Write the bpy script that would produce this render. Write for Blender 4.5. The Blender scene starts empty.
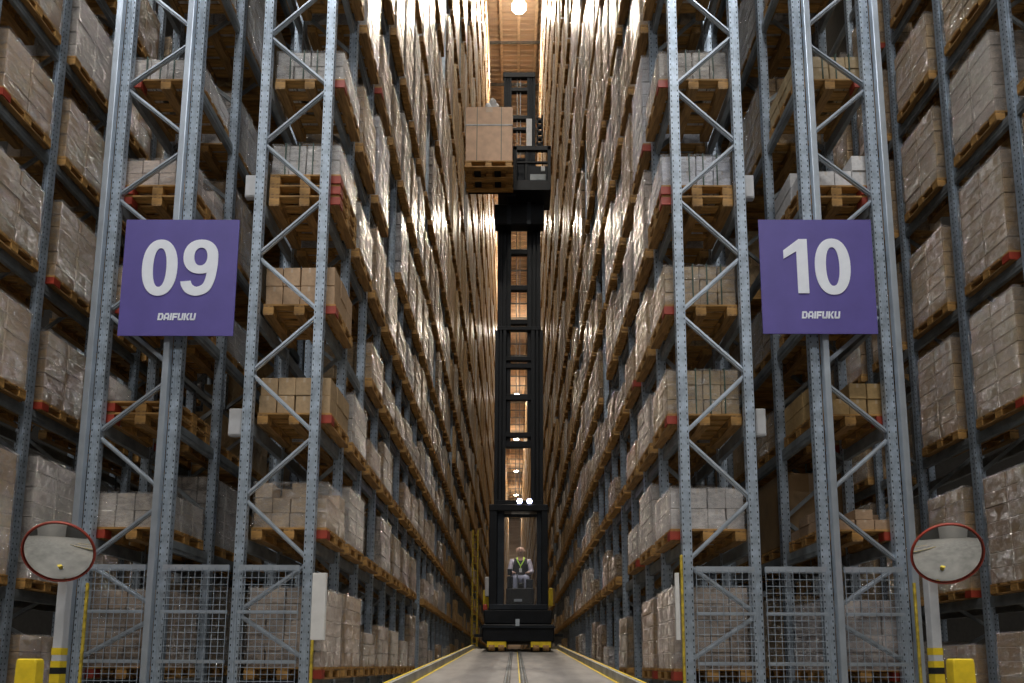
import bpy, bmesh, math, random
from mathutils import Vector, Matrix
rnd = random.Random(7)
SC = bpy.context.scene
COL = SC.collection

# ------------------------------------------------------------------ camera
F_PX, PX0, PY0, ZC = 650.0, 512.0, 585.6, 0.45
PITCH = math.atan2(665.0 - PY0, F_PX)
YAW, ROLL = 3.34 / 655.0, 0.0043
_f = Vector((-math.sin(YAW) * math.cos(PITCH), math.cos(YAW) * math.cos(PITCH), math.sin(PITCH)))
_r0 = Vector((math.cos(YAW), math.sin(YAW), 0))
_u0 = _r0.cross(_f)
CR = _r0 * math.cos(ROLL) + _u0 * math.sin(ROLL)
CU = _u0 * math.cos(ROLL) - _r0 * math.sin(ROLL)
CF = _f
cam = bpy.data.cameras.new('camera')
cam.sensor_width = 36.0
cam.lens = F_PX / 1024.0 * 36.0
cam.shift_x = 0.0
cam.shift_y = (PY0 - 341.5) / 1024.0
cam.clip_end = 600
cam_o = bpy.data.objects.new('camera', cam)
COL.objects.link(cam_o)
M = Matrix((CR, CU, -CF)).transposed().to_4x4()
M.translation = Vector((0, 0, ZC))
cam_o.matrix_world = M
SC.camera = cam_o


def at(px, py, D):
    """World point on the plane Y = D that shows at pixel (px, py)."""
    d = CF + CR * ((px - PX0) / F_PX) - CU * ((py - PY0) / F_PX)
    return Vector((0, 0, ZC)) + d * (D / d.y)


# ------------------------------------------------------------------ world, exposure
SC.view_settings.view_transform = 'Standard'
SC.view_settings.look = 'None'
SC.view_settings.gamma = 1.0
SC.view_settings.use_curve_mapping = False
SC.view_settings.exposure = 0.12
W = bpy.data.worlds.new('world')
W.use_nodes = True
W.node_tree.nodes['Background'].inputs[0].default_value = (0.75, 0.8, 0.9, 1)
W.node_tree.nodes['Background'].inputs[1].default_value = 0.006
SC.world = W

AISLE_LAMP_W = 15000.0      # watts of each ceiling lamp over the lift aisle
ZONE_FILL_W = 18000.0       # watts of each unseen fill lamp added over the transfer zone
HALL_LAMP_W = 215.0         # watts of each lamp under the hall roof
AISLE_COL = (1.0, 0.86, 0.68)
HALL_COL = (0.90, 0.95, 1.0)
ZONE_FILL_COL = (1.0, 0.94, 0.85)
CEIL_Z, HALL_Z, D_END = 53.0, 16.0, 226.0

# ------------------------------------------------------------------ materials
MATS = {}


def nt(name):
    m = bpy.data.materials.new(name)
    m.use_nodes = True
    t = m.node_tree
    return m, t, t.nodes['Principled BSDF']


def node(t, kind, **kw):
    n = t.nodes.new(kind)
    for k, v in kw.items():
        setattr(n, k, v)
    return n


def ramp(t, fac, stops):
    r = node(t, 'ShaderNodeValToRGB')
    el = r.color_ramp.elements
    while len(el) < len(stops):
        el.new(0.5)
    for e, (p, c) in zip(el, stops):
        e.position = p
        e.color = (*c, 1)
    t.links.new(fac, r.inputs[0])
    return r.outputs[0]


def noise(t, scale, detail=3, rough=0.55, coord='Object', stretch=None):
    tc = node(t, 'ShaderNodeTexCoord')
    src = tc.outputs[coord]
    if stretch:
        mp = node(t, 'ShaderNodeMapping')
        mp.inputs['Scale'].default_value = stretch
        t.links.new(src, mp.inputs[0])
        src = mp.outputs[0]
    n = node(t, 'ShaderNodeTexNoise')
    n.inputs['Scale'].default_value = scale
    n.inputs['Detail'].default_value = detail
    n.inputs['Roughness'].default_value = rough
    t.links.new(src, n.inputs['Vector'])
    return n.outputs[0]


def bump(t, b, h, strength=0.3, dist=0.02):
    bn = node(t, 'ShaderNodeBump')
    bn.inputs['Strength'].default_value = strength
    bn.inputs['Distance'].default_value = dist
    t.links.new(h, bn.inputs['Height'])
    t.links.new(bn.outputs[0], b.inputs['Normal'])


def mix(t, mode, fac, a, b):
    m = node(t, 'ShaderNodeMix', data_type='RGBA', blend_type=mode)
    for sock, v in ((m.inputs[0], fac), (m.inputs[6], a), (m.inputs[7], b)):
        if hasattr(v, 'is_linked'):
            t.links.new(v, sock)
        else:
            sock.default_value = v if not isinstance(v, tuple) else (*v, 1)
    return m.outputs[2]


def math_n(t, op, a, b=None):
    m = node(t, 'ShaderNodeMath', operation=op)
    for s, v in zip(m.inputs, (a, b)):
        if v is None:
            continue
        if hasattr(v, 'is_linked'):
            t.links.new(v, s)
        else:
            s.default_value = v
    return m.outputs[0]


def simple(name, col, rough=0.5, metal=0.0, vary=0.12, scale=6.0, bmp=0.0, coat=0.0, coord='Object', stretch=None):
    m, t, b = nt(name)
    n = noise(t, scale, coord=coord, stretch=stretch)
    lo = tuple(c * (1 - vary * 1.6) for c in col)
    hi = tuple(min(1, c * (1 + vary * 1.6)) for c in col)
    t.links.new(ramp(t, n, [(0.3, lo), (0.7, hi)]), b.inputs['Base Color'])
    b.inputs['Roughness'].default_value = rough
    b.inputs['Metallic'].default_value = metal
    b.inputs['Coat Weight'].default_value = coat
    if bmp:
        bump(t, b, n, bmp)
    MATS[name] = m
    return m


simple('steel', (0.39, 0.455, 0.53), 0.42, 0.55, 0.16, 9.0, 0.05)
simple('steel_smooth', (0.45, 0.50, 0.56), 0.35, 0.6, 0.08, 3.0)
simple('steel_dull', (0.23, 0.25, 0.26), 0.5, 0.4, 0.18, 5.0)
simple('slot_black', (0.008, 0.008, 0.009), 0.9, 0, 0.1)
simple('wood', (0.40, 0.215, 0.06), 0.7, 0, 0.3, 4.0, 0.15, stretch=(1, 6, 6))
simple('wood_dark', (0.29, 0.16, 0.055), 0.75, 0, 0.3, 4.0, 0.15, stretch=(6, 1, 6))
simple('red_paint', (0.3, 0.035, 0.016), 0.55, 0, 0.15)
simple('yellow_worn', (0.45, 0.33, 0.03), 0.6, 0, 0.35, 14.0)
simple('yellow_paint', (0.78, 0.56, 0.02), 0.45, 0, 0.1, 8.0)
simple('black_paint', (0.012, 0.013, 0.015), 0.4, 0.1, 0.1)
simple('truck_black', (0.007, 0.008, 0.01), 0.5, 0.0, 0.2, 3.0)
simple('truck_grey', (0.016, 0.02, 0.026), 0.6, 0.0, 0.2, 3.0)
simple('pale_grey', (0.55, 0.56, 0.58), 0.4, 0.0, 0.06)
simple('white_board', (0.66, 0.65, 0.63), 0.5, 0, 0.06)
simple('sign_purple', (0.1, 0.077, 0.32), 0.55, 0, 0.05, 3.0)
simple('sign_white', (0.84, 0.88, 0.98), 0.5, 0, 0.03)
simple('rubber', (0.02, 0.02, 0.02), 0.8)
simple('skin', (0.55, 0.34, 0.25), 0.5, 0, 0.08)
simple('vest', (0.018, 0.02, 0.025), 0.8)
simple('shirt', (0.55, 0.5, 0.58), 0.8, 0, 0.08)
simple('trousers', (0.42, 0.42, 0.52), 0.8, 0, 0.1)
simple('hivis', (0.5, 0.9, 0.06), 0.6)
simple('concrete', (0.2, 0.19, 0.175), 0.6, 0, 0.16, 1.2, 0.05)
simple('lane_concrete', (0.24, 0.222, 0.208), 0.5, 0, 0.13, 2.2, 0.04, stretch=(3, 0.8, 1))
simple('wall_dark', (0.05, 0.048, 0.045), 0.8, 0, 0.1)
simple('wall_grey', (0.3, 0.29, 0.28), 0.7, 0, 0.05)
simple('grease', (0.04, 0.032, 0.022), 0.4, 0.2, 0.25, 3)
simple('curb_face', (0.32, 0.31, 0.28), 0.6, 0, 0.2, 3)
simple('ceiling_deck', (0.70, 0.54, 0.40), 0.55, 0.1, 0.14, 0.8, stretch=(0.15, 3, 1))
simple('purlin', (0.85, 0.68, 0.5), 0.55, 0.1, 0.1)
simple('bag_plastic', (0.75, 0.77, 0.8), 0.25, 0, 0.1, 6, 0.4)
simple('strap_green', (0.03, 0.07, 0.05), 0.5)

for q in ('truck_black', 'truck_grey'):
    MATS[q].node_tree.nodes['Principled BSDF'].inputs['Specular IOR Level'].default_value = 0.18
m, t, b = nt('mirror_glass')
b.inputs['Base Color'].default_value = (0.82, 0.84, 0.83, 1)
b.inputs['Metallic'].default_value = 1
b.inputs['Roughness'].default_value = 0.04
MATS['mirror_glass'] = m


def emit(name, col, strength):
    m, t, b = nt(name)
    b.inputs['Base Color'].default_value = (0.8, 0.8, 0.8, 1)
    b.inputs['Emission Color'].default_value = (*col, 1)
    b.inputs['Emission Strength'].default_value = strength
    MATS[name] = m


emit('lamp_lens', (1.0, 0.93, 0.82), 40.0)
emit('hall_tube', (0.95, 0.97, 1.0), 14.0)
emit('cabin_fill_glow', (1.0, 0.9, 0.78), 2.0)
emit('blue_lamp', (0.55, 0.6, 1.0), 25.0)


def carton_mat(name, attr=False, glossy=False):
    """Cardboard; the tint of each load comes from its object colour (or its colour attribute)."""
    m, t, b = nt(name)
    tc = node(t, 'ShaderNodeTexCoord')
    if attr:
        tint = node(t, 'ShaderNodeVertexColor', layer_name='tint').outputs[0]
    else:
        tint = node(t, 'ShaderNodeObjectInfo').outputs['Color']
    n = noise(t, 5.0, 4)
    col = mix(t, 'MULTIPLY', 1.0, tint, ramp(t, n, [(0.3, (0.78, 0.78, 0.78)), (0.7, (1.05, 1.04, 1.02))]))
    if not attr:
        # tape across the lid and down two sides, and a printed label
        sp = node(t, 'ShaderNodeSeparateXYZ')
        t.links.new(tc.outputs['Generated'], sp.inputs[0])
        if not glossy:
            d = math_n(t, 'ABSOLUTE', math_n(t, 'SUBTRACT', sp.outputs[0], 0.5))
            tape = math_n(t, 'LESS_THAN', d, 0.07)
            hi = math_n(t, 'GREATER_THAN', sp.outputs[2], 0.72)
            col = mix(t, 'MIX', math_n(t, 'MULTIPLY', math_n(t, 'MULTIPLY', tape, hi), 0.5), col, (0.5, 0.42, 0.33))
    t.links.new(col, b.inputs['Base Color'])
    b.inputs['Roughness'].default_value = 0.62
    if glossy:
        w = noise(t, 2.2, 5, 0.7, 'Object', (3.5, 3.5, 2.2))
        bump(t, b, w, 1.0, 0.12)
        b.inputs['Roughness'].default_value = 0.45
        b.inputs['Coat Weight'].default_value = 0.14 if attr else 0.3
        b.inputs['Coat Roughness'].default_value = 0.36 if attr else 0.26
        b.inputs['Specular IOR Level'].default_value = 0.25
    MATS[name] = m


carton_mat('carton')
carton_mat('wrapped_block', glossy=True)
carton_mat('far_block', attr=True, glossy=True)

m, t, b = nt('stretch_film')
out = t.nodes['Material Output']
tr = node(t, 'ShaderNodeBsdfTransparent')
gl = node(t, 'ShaderNodeBsdfGlossy')
gl.inputs['Roughness'].default_value = 0.22
gl.inputs['Color'].default_value = (0.8, 0.78, 0.77, 1)
df = node(t, 'ShaderNodeBsdfDiffuse')
df.inputs['Color'].default_value = (0.62, 0.6, 0.6, 1)
w = noise(t, 7.0, 6, 0.75, 'Object', (1, 1, 1.7))
bn = node(t, 'ShaderNodeBump')
bn.inputs['Strength'].default_value = 1.0
bn.inputs['Distance'].default_value = 0.3
t.links.new(w, bn.inputs['Height'])
t.links.new(bn.outputs[0], gl.inputs['Normal'])
ms0 = node(t, 'ShaderNodeMixShader')
ms0.inputs[0].default_value = 0.08
t.links.new(gl.outputs[0], ms0.inputs[1])
t.links.new(df.outputs[0], ms0.inputs[2])
ms = node(t, 'ShaderNodeMixShader')
fr = ramp(t, w, [(0.42, (0.03, 0.03, 0.03)), (0.62, (0.54, 0.54, 0.54))])
t.links.new(fr, ms.inputs[0])
t.links.new(tr.outputs[0], ms.inputs[1])
t.links.new(ms0.outputs[0], ms.inputs[2])
t.links.new(ms.outputs[0], out.inputs[0])
MATS['stretch_film'] = m

m, t, b = nt('cab_glass')
out = t.nodes['Material Output']
tr = node(t, 'ShaderNodeBsdfTransparent')
tr.inputs[0].default_value = (0.85, 0.87, 0.9, 1)
gl = node(t, 'ShaderNodeBsdfGlossy')
gl.inputs['Roughness'].default_value = 0.05
ms = node(t, 'ShaderNodeMixShader')
ms.inputs[0].default_value = 0.06
t.links.new(tr.outputs[0], ms.inputs[1])
t.links.new(gl.outputs[0], ms.inputs[2])
t.links.new(ms.outputs[0], out.inputs[0])
MATS['cab_glass'] = m

# ------------------------------------------------------------------ helpers


class MB:
    """Collects shapes and links them as one mesh object."""

    def __init__(self):
        self.v, self.f, self.mi, self.sm, self.tint = [], [], [], [], []

    def add(self, vs, fs, mi=0, smooth=False, tint=None):
        o = len(self.v)
        self.v += [tuple(p) for p in vs]
        self.f += [tuple(i + o for i in q) for q in fs]
        self.mi += [mi] * len(fs)
        self.sm += [smooth] * len(fs)
        self.tint += [tint] * len(fs)

    def box(self, x0, x1, y0, y1, z0, z1, mi=0, tint=None):
        vs = [(x, y, z) for z in (z0, z1) for y in (y0, y1) for x in (x0, x1)]
        self.add(vs, [(0, 2, 3, 1), (4, 5, 7, 6), (0, 1, 5, 4), (2, 6, 7, 3), (0, 4, 6, 2), (1, 3, 7, 5)], mi, False, tint)

    def bar(self, a, b, wx, wy, mi=0):
        """Square bar from a to b, wx wide across the bar in the X/Z plane, wy thick."""
        a, b = Vector(a), Vector(b)
        d = (b - a).normalized()
        ref = Vector((0, 1, 0)) if abs(d.y) < 0.9 else Vector((0, 0, 1))
        s = d.cross(ref).normalized() * wx / 2
        u = d.cross(s).normalized() * wy / 2
        vs = [p + i * s + j * u for p in (a, b) for i, j in ((-1, -1), (1, -1), (1, 1), (-1, 1))]
        self.add(vs, [(0, 1, 2, 3), (7, 6, 5, 4), (0, 4, 5, 1), (1, 5, 6, 2), (2, 6, 7, 3), (3, 7, 4, 0)], mi)

    def tube(self, a, b, r, n=10, mi=0, r2=None):
        a, b = Vector(a), Vector(b)
        r2 = r if r2 is None else r2
        d = (b - a).normalized()
        ref = Vector((0, 0, 1)) if abs(d.z) < 0.9 else Vector((1, 0, 0))
        s = d.cross(ref).normalized()
        u = d.cross(s)
        vs = []
        for p, rr in ((a, r), (b, r2)):
            vs += [p + (s * math.cos(q) + u * math.sin(q)) * rr for q in (2 * math.pi * k / n for k in range(n))]
        self.add(vs, [(k, (k + 1) % n, n + (k + 1) % n, n + k) for k in range(n)], mi, True)
        self.add(vs, [tuple(range(n))[::-1], tuple(range(n, 2 * n))], mi)

    def mesh(self, name, mats, bevel=0.0):
        me = bpy.data.meshes.new(name)
        me.from_pydata(self.v, [], self.f)
        for mt in mats:
            me.materials.append(MATS[mt])
        me.polygons.foreach_set('material_index', self.mi)
        me.polygons.foreach_set('use_smooth', self.sm)
        if any(q is not None for q in self.tint):
            ca = me.color_attributes.new('tint', 'FLOAT_COLOR', 'CORNER')
            buf = []
            for q, f in zip(self.tint, self.f):
                buf += [*(q or (0.4, 0.3, 0.2)), 1.0] * len(f)
            ca.data.foreach_set('color', buf)
        bm = bmesh.new()
        bm.from_mesh(me)
        bmesh.ops.recalc_face_normals(bm, faces=bm.faces)
        if bevel:
            bmesh.ops.bevel(bm, geom=list(bm.edges), offset=bevel, segments=1, affect='EDGES', profile=0.5)
        bm.to_mesh(me)
        bm.free()
        return me

    def build(self, name, mats, parent=None, bevel=0.0, loc=None):
        if isinstance(mats, str):
            mats = [mats]
        return link(name, self.mesh(name, mats, bevel), parent, loc)


def link(name, me, parent=None, loc=None, rz=0.0, scale=None):
    o = bpy.data.objects.new(name, me)
    COL.objects.link(o)
    if parent is not None:
        o.parent = parent
    if loc is not None:
        o.location = loc
    if rz:
        o.rotation_euler.z = rz
    if scale is not None:
        o.scale = scale
    return o


def tag(o, label=None, cat=None, group=None, kind=None):
    if label:
        o['label'] = label
    if cat:
        o['category'] = cat
    if group:
        o['group'] = group
    if kind:
        o['kind'] = kind
    return o


def thing(name, label, cat, loc, group=None, rz=0.0):
    o = link(name, None, None, loc, rz)
    o.empty_display_size = 0.2
    return tag(o, label, cat, group)


def struct(name, mb, mats):
    return tag(mb.build(name, mats), kind='structure')


ORD = ['ground', 'first', 'second', 'third', 'fourth', 'fifth', 'sixth', 'seventh', 'eighth', 'ninth', 'tenth',
       'eleventh', 'twelfth', 'thirteenth', 'fourteenth', 'fifteenth', 'sixteenth', 'seventeenth', 'eighteenth',
       'nineteenth', 'twentieth', 'twenty-first', 'twenty-second', 'twenty-third', 'twenty-fourth', 'twenty-fifth', 'twenty-sixth', 'twenty-seventh', 'twenty-eighth', 'twenty-ninth', 'thirtieth']

# ------------------------------------------------------------------ lights that hang in the building


def lamp(name, label, loc, watts, col, size, mat, group, spot):
    r = thing(name, label, 'lamp', loc, group)
    h = MB()
    if spot:
        h.tube((0, 0, 0.05), (0, 0, 0.5), size * 0.62, 14, 0, size * 0.22)
        h.build('housing', 'pale_grey', r)
        l = MB()
        l.tube((0, 0, 0.0), (0, 0, 0.045), size * 0.58, 16)
        l.build('lens', mat, r)
        s = MB()
        s.tube((0, 0, 0.5), (0, 0, CEIL_Z - loc[2]), 0.03, 6)
        s.build('hanger', 'steel_dull', r)
        ld = bpy.data.lights.new('lamp_light', 'SPOT')
        ld.spot_size = math.radians(150)
        ld.spot_blend = 0.6
        ld.shadow_soft_size = size * 0.5
    else:
        h.box(-size / 2, size / 2, -0.12, 0.12, 0.06, 0.16)
        h.build('housing', 'pale_grey', r)
        l = MB()
        l.box(-size / 2 + 0.02, size / 2 - 0.02, -0.1, 0.1, 0.0, 0.055)
        l.build('diffuser', mat, r)
        s = MB()
        s.tube((0, 0, 0.16), (0, 0, CEIL_Z - loc[2]), 0.012, 6)
        s.build('hanger', 'steel_dull', r)
        ld = bpy.data.lights.new('lamp_light', 'AREA')
        ld.shape = 'RECTANGLE'
        ld.size, ld.size_y = size, 0.25
    ld.energy = watts
    ld.color = col
    lo = bpy.data.objects.new('lamp_light', ld)
    COL.objects.link(lo)
    lo.parent = r
    lo.location = (0, 0, -0.08)
    if spot:        # point light added at each round lamp to brighten the roof
        lu = bpy.data.lights.new('roof_fill', 'POINT')
        lu.energy, lu.color, lu.shadow_soft_size = watts * 0.014, col, 0.3
        lo = bpy.data.objects.new('roof_fill', lu)
        COL.objects.link(lo)
        lo.parent = r
        lo.location = (0, size * 0.9, 0.3)
    return r


for k in range(9):
    d = 20.0 + 24.0 * k
    n = 'in front of the view' if k == 0 else f'{ORD[k]} in view from the front'
    lamp('ceiling_lamp', f'round bright ceiling lamp hanging over the lift aisle, {n}', (0.12, d, CEIL_Z - 2.6),
         AISLE_LAMP_W, AISLE_COL, 0.95, 'lamp_lens', 'lamps over the lift aisle', True)
for i, x in enumerate((-5.0, 5.0)):  # unseen lamps added to spread light more evenly along the rack faces
    for j, d in enumerate((-16.0, -4.0)):
        lamp('ceiling_lamp', f'unseen fill lamp added over the transfer zone, {("left", "right")[i]} one of the {("rear", "front")[j]} pair', (x, d, CEIL_Z - 1.2),
             ZONE_FILL_W, ZONE_FILL_COL, 1.25, 'lamp_lens', 'added fill lamps over the transfer zone', True)
for i, x in enumerate((-9.5, -3.2, 3.2, 9.5)):
    for j, d in enumerate((-12.0, 3.6)):
        lamp('strip_lamp', f'white strip lamp hung low over the transfer zone, {ORD[i + 1]} from the left in {ORD[j + 1]} row', (x, d, HALL_Z - 0.5),
             HALL_LAMP_W, HALL_COL, 3.0, 'hall_tube', 'strip lamps of the hall', False)

# ------------------------------------------------------------------ the building
XW = 17.0
mb = MB()
mb.box(-XW, XW, -30, D_END + 8, -0.3, 0.0)
struct('floor', mb, 'concrete')
mb = MB()
mb.box(-XW, XW, -30.3, -30, 0, CEIL_Z)
struct('wall_back', mb, 'wall_grey')
for s, nm in ((-1, 'wall_left'), (1, 'wall_right')):
    mb = MB()
    mb.box(s * XW, s * (XW + 0.3), -30, D_END + 8, 0, CEIL_Z)
    struct(nm, mb, 'wall_dark')
mb = MB()
mb.box(-XW, XW, D_END + 8, D_END + 8.3, 0, CEIL_Z)
struct('wall_far', mb, 'ceiling_deck')
mb = MB()       # trapezoidal roof deck: ribs across the aisle
n, y = 0, -30.0
prof = []
while y < D_END + 8:
    prof += [(y, CEIL_Z), (y + 0.16, CEIL_Z), (y + 0.2, CEIL_Z + 0.12), (y + 0.42, CEIL_Z + 0.12), (y + 0.46, CEIL_Z)]
    y += 0.46
vs = [(x, a, c) for a, c in prof for x in (-XW, XW)]
mb.add(vs, [(2 * i, 2 * i + 1, 2 * i + 3, 2 * i + 2) for i in range(len(prof) - 1)])
ceiling = struct('ceiling', mb, 'ceiling_deck')
for i, x in enumerate((-2.75, -1.35, 0.12, 1.55, 2.9)):
    mb = MB()
    mb.box(x - 0.11, x + 0.11, -30, D_END + 8, CEIL_Z - 0.2, CEIL_Z - 0.005)
    mb.build('ceiling_batten', 'purlin', ceiling)
for i in range(65):
    mb = MB()
    d = -27 + 4 * i
    mb.box(-XW, XW, d - 0.05, d + 0.05, CEIL_Z - 0.4, CEIL_Z - 0.205)
    mb.build('purlin', 'steel_dull', ceiling)


def lane_z(d):
    return max(0.0, 0.26 + 0.0596 * (min(d, 17.0) - 6.9))


L0 = 6.9 - 0.26 / 0.0596
ST = [L0, 17.0, D_END]


def lane_strip(mb, x0, x1, dz0, dz1, mi=0):
    vs = []
    for d in ST:
        z = lane_z(d)
        vs += [(x0, d, z + dz0), (x1, d, z + dz0), (x0, d, z + dz1), (x1, d, z + dz1)]
    fs = []
    for i in range(2):
        a, c = 4 * i, 4 * i + 4
        fs += [(a + 2, a + 3, c + 3, c + 2), (a, c, c + 1, a + 1), (a, a + 2, c + 2, c), (a + 1, c + 1, c + 3, a + 3)]
    fs += [(0, 1, 3, 2), (8, 10, 11, 9)]
    mb.add(vs, fs, mi)


LX0, LX1 = -1.08, 1.10
mb = MB()
lane_strip(mb, LX0, LX1, -0.9, 0.0)
lane = struct('floor_lane', mb, 'lane_concrete')
for s, x0, x1, nm in ((-1, LX0 - 0.06, LX0, 'left'), (1, LX1, LX1 + 0.06, 'right')):
    c = thing('curb', f'low grey steel curb with yellow edges along the {nm} side of the truck lane', 'curb', (0, L0, 0), 'curbs of the truck lane')
    mb = MB()
    lane_strip(mb, x0, x1, -0.9, 0.1)
    mb.v = [(x, y - L0, z) for x, y, z in mb.v]
    mb.build('curb_rail', 'curb_face', c)
    for e0, e1, z0, z1, en in (((x0 - 0.005, x0 + 0.02, 0.085, 0.104, 'top_edge_stripe') if s < 0 else (x1 - 0.02, x1 + 0.005, 0.085, 0.104, 'top_edge_stripe')),
                               ((x1, x1 + 0.03, 0.001, 0.004, 'foot_stripe') if s < 0 else (x0 - 0.03, x0, 0.001, 0.004, 'foot_stripe'))):
        mb = MB()
        lane_strip(mb, e0, e1, z0, z1)
        mb.v = [(x, y - L0, z) for x, y, z in mb.v]
        tag(mb.build(en, 'yellow_paint', c), 'yellow painted stripe')
for s, x0, nm in ((-1, -0.125, 'left'), (1, 0.065, 'right')):
    g = thing('guide_rail', f'dark steel guide rail in the lane floor, {nm} of the two', 'rail', (0, L0, 0), 'guide rails')
    for a, c, h, part, mt in ((0, 0.075, 0.008, 'rail_bed', 'grease'), (0.015, 0.03, 0.022, 'rail_lip', 'steel_dull'), (0.05, 0.06, 0.022, 'rail_lip', 'steel_dull')):
        mb = MB()
        lane_strip(mb, x0 + a, x0 + c, 0.001, h)
        mb.v = [(x, y - L0, z) for x, y, z in mb.v]
        mb.build(part, mt, g)
mb = MB()
lane_strip(mb, 0.045, 0.058, 0.001, 0.004)
tag(mb.build('lane_marking', 'yellow_paint', lane), 'thin yellow line between the guide rails')

# ------------------------------------------------------------------ rack steelwork
POST_H = {}


def post_mesh(h, slots=True):
    """Perforated upright: an open channel with returned lips and two rows of slots."""
    key = (round(h, 2), slots)
    if key in POST_H:
        return POST_H[key]
    mb = MB()
    w, d, tk = 0.055, 0.045, 0.006
    mb.box(-w, w, -d, -d + tk, 0, h)
    for s in (-1, 1):
        mb.box(s * w, s * (w - tk), -d + tk, d, 0, h)
        mb.box(s * (w - tk), s * (w - 0.03), d - tk, d, 0, h)
        mb.box(s * 0.012, s * 0.02, -d - 0.006, -d, 0, h)
        if slots:
            for k in range(int(min(h, 16) / 0.075)):
                z = 0.05 + k * 0.075
                mb.box(s * 0.034, s * 0.045, -d - 0.0012, -d + 0.001, z, z + 0.024, 1)
                mb.box(s * (w - 0.001), s * (w + 0.0012), -0.012, 0.0, z, z + 0.024, 1)
    POST_H[key] = mb.mesh('upright', ['steel', 'slot_black'])
    return POST_H[key]


NODE_I = [0.03, 1.19, 2.73, 4.28, 5.82, 7.35, 8.9, 10.45, 12.0]
NODE_O = [0.585, 1.95, 3.51, 5.03, 6.57, 8.1, 9.65, 11.2]
RACK_TOP = {'main': 51.0, 'side': 15.0}


def rack(label, xi, xo, frames, levels, n_near, top, zig_inner_low=True, ground=None, tubes=False, n_brace=1):
    """xi = post line on the aisle side, xo = the other; frames = depths; levels = beam heights."""
    r = thing('pallet_rack', label, 'rack', ((xi + xo) / 2, frames[0], 0))
    cx, d0 = r.location.x, frames[0]
    for k, d in enumerate(frames[:n_near]):
        for x in (xi, xo):
            h = min(top, 8 + 1.3 * d) if k < n_near else top
            link('upright', post_mesh(top, True), r, (x - cx, d - d0, 0))
            mb = None
    far = MB()
    for d in frames[n_near:]:
        for x in (xi, xo):
            far.box(x - cx - 0.05, x - cx + 0.05, d - d0 - 0.045, d - d0 + 0.045, 0, top)
    # bracing of every frame: the front frame bar by bar, the others joined
    zi, zo = [z + ZC for z in NODE_I], [z + ZC for z in NODE_O]
    a, b = (xi, xo) if zig_inner_low else (xo, xi)
    for k, d in enumerate(frames[:max(n_near, 2)]):
        fm = MB()
        for i in range(len(zo)):
            for p, q in (((a, zi[i] + 0.04), (b, zo[i] - 0.03)), ((b, zo[i] + 0.03), (a, zi[i + 1] - 0.04))):
                sx = 0.03 if q[0] > p[0] else -0.03
                u = Vector((p[0] - cx + sx, d - d0 + 0.01, p[1]))
                v = Vector((q[0] - cx - sx, d - d0 + 0.01, q[1]))
                if v.z > top or (k == 0 and v.z > 13.5):
                    continue
                if k < n_brace:
                    bb = MB()
                    bb.bar(u, v, 0.05, 0.03)
                    bb.bar(u + Vector((0, -0.02, 0)), v + Vector((0, -0.02, 0)), 0.018, 0.02)
                    bb.build('diagonal_brace', 'steel_smooth', r)
                else:
                    far.bar(u, v, 0.05, 0.03)
    tag(far.build('rear_frames', 'steel_dull', r), kind='stuff')
    L = frames[-1] - d0
    for z in levels + ([ground] if ground else []):
        for x, s in ((xi, 1), (xo, -1)):
            mb = MB()
            sg = 1 if (x > cx) else -1
            x0 = x - cx - sg * 0.02
            mb.box(x0 - 0.03, x0 + 0.03, 0.05, L, z - 0.15, z - 0.005)
            mb.box(x0 + sg * 0.03, x0 + sg * 0.036, 0.05, L, z - 0.10, z - 0.06)
            mb.build('beam', 'steel_dull', r)
    return r


LV = [q * 1.5 + ZC for q in (0.98, 1.93, 2.87, 3.85, 4.95, 6.25, 7.75, 9.9, 12.4, 15.1, 18.0, 21.0, 24.2, 27.5, 30.8)]
G_MAIN = 0.27
FA = [7.5 + 1.05 * k for k in range(int((D_END - 7.5) / 1.05))]
FB = [7.5 + 1.05 * k for k in range(16)]
ALx, ALo, BLi, BLo = -2.41, -3.22, -4.10, -5.02
ARx, ARo, BRi, BRo = 2.00, 2.79, 3.60, 4.47
rack('tall galvanised pallet rack forming the left side of the lift aisle', ALx, ALo, FA, LV, 16, RACK_TOP['main'], True, G_MAIN)
rack('tall galvanised pallet rack forming the right side of the lift aisle', ARx, ARo, FA, LV, 16, RACK_TOP['main'], True, G_MAIN)
rack('galvanised pallet rack behind the left purple sign', BLi, BLo, FB, LV[:8], 6, 22.0, False, G_MAIN)
rack('galvanised pallet rack behind the right purple sign', BRi, BRo, FB, LV[:8], 6, 22.0, False, G_MAIN)
CL_LV = [q * 6.6 * 0.9926 + ZC for q in (0.15, 0.53, 0.812, 1.095, 1.345, 1.62, 1.9)]
CR_LV = [q * 6.6 * 0.9926 + ZC for q in (0.15, 0.512, 0.82, 1.135, 1.42, 1.7, 1.98)]
CX = 6.66
FCL = [8.45 + 1.16 * k for k in range(-2, 14)]
FCR = [7.9 + 1.24 * k for k in range(-2, 14)]
rack('galvanised pallet rack at the far left, outside the left mirror', -CX, -CX - 0.95, FCL, CL_LV, 8, 15.0, True, None, n_brace=0)
rack('galvanised pallet rack at the far right, outside the right mirror', CX, CX + 0.95, FCR, CR_LV, 8, 15.0, True, None, n_brace=0)

# ------------------------------------------------------------------ pallets and loads
PW = 0.9     # across the rack (X)
PD = 0.86    # along the rack (Y)
PH = 0.145


def unit(name, x, y, z, mat, bevel=0.0):
    mb = MB()
    mb.box(-x / 2, x / 2, -y / 2, y / 2, 0, z)
    return mb.mesh(name, mat if isinstance(mat, list) else [mat], bevel)


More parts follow.
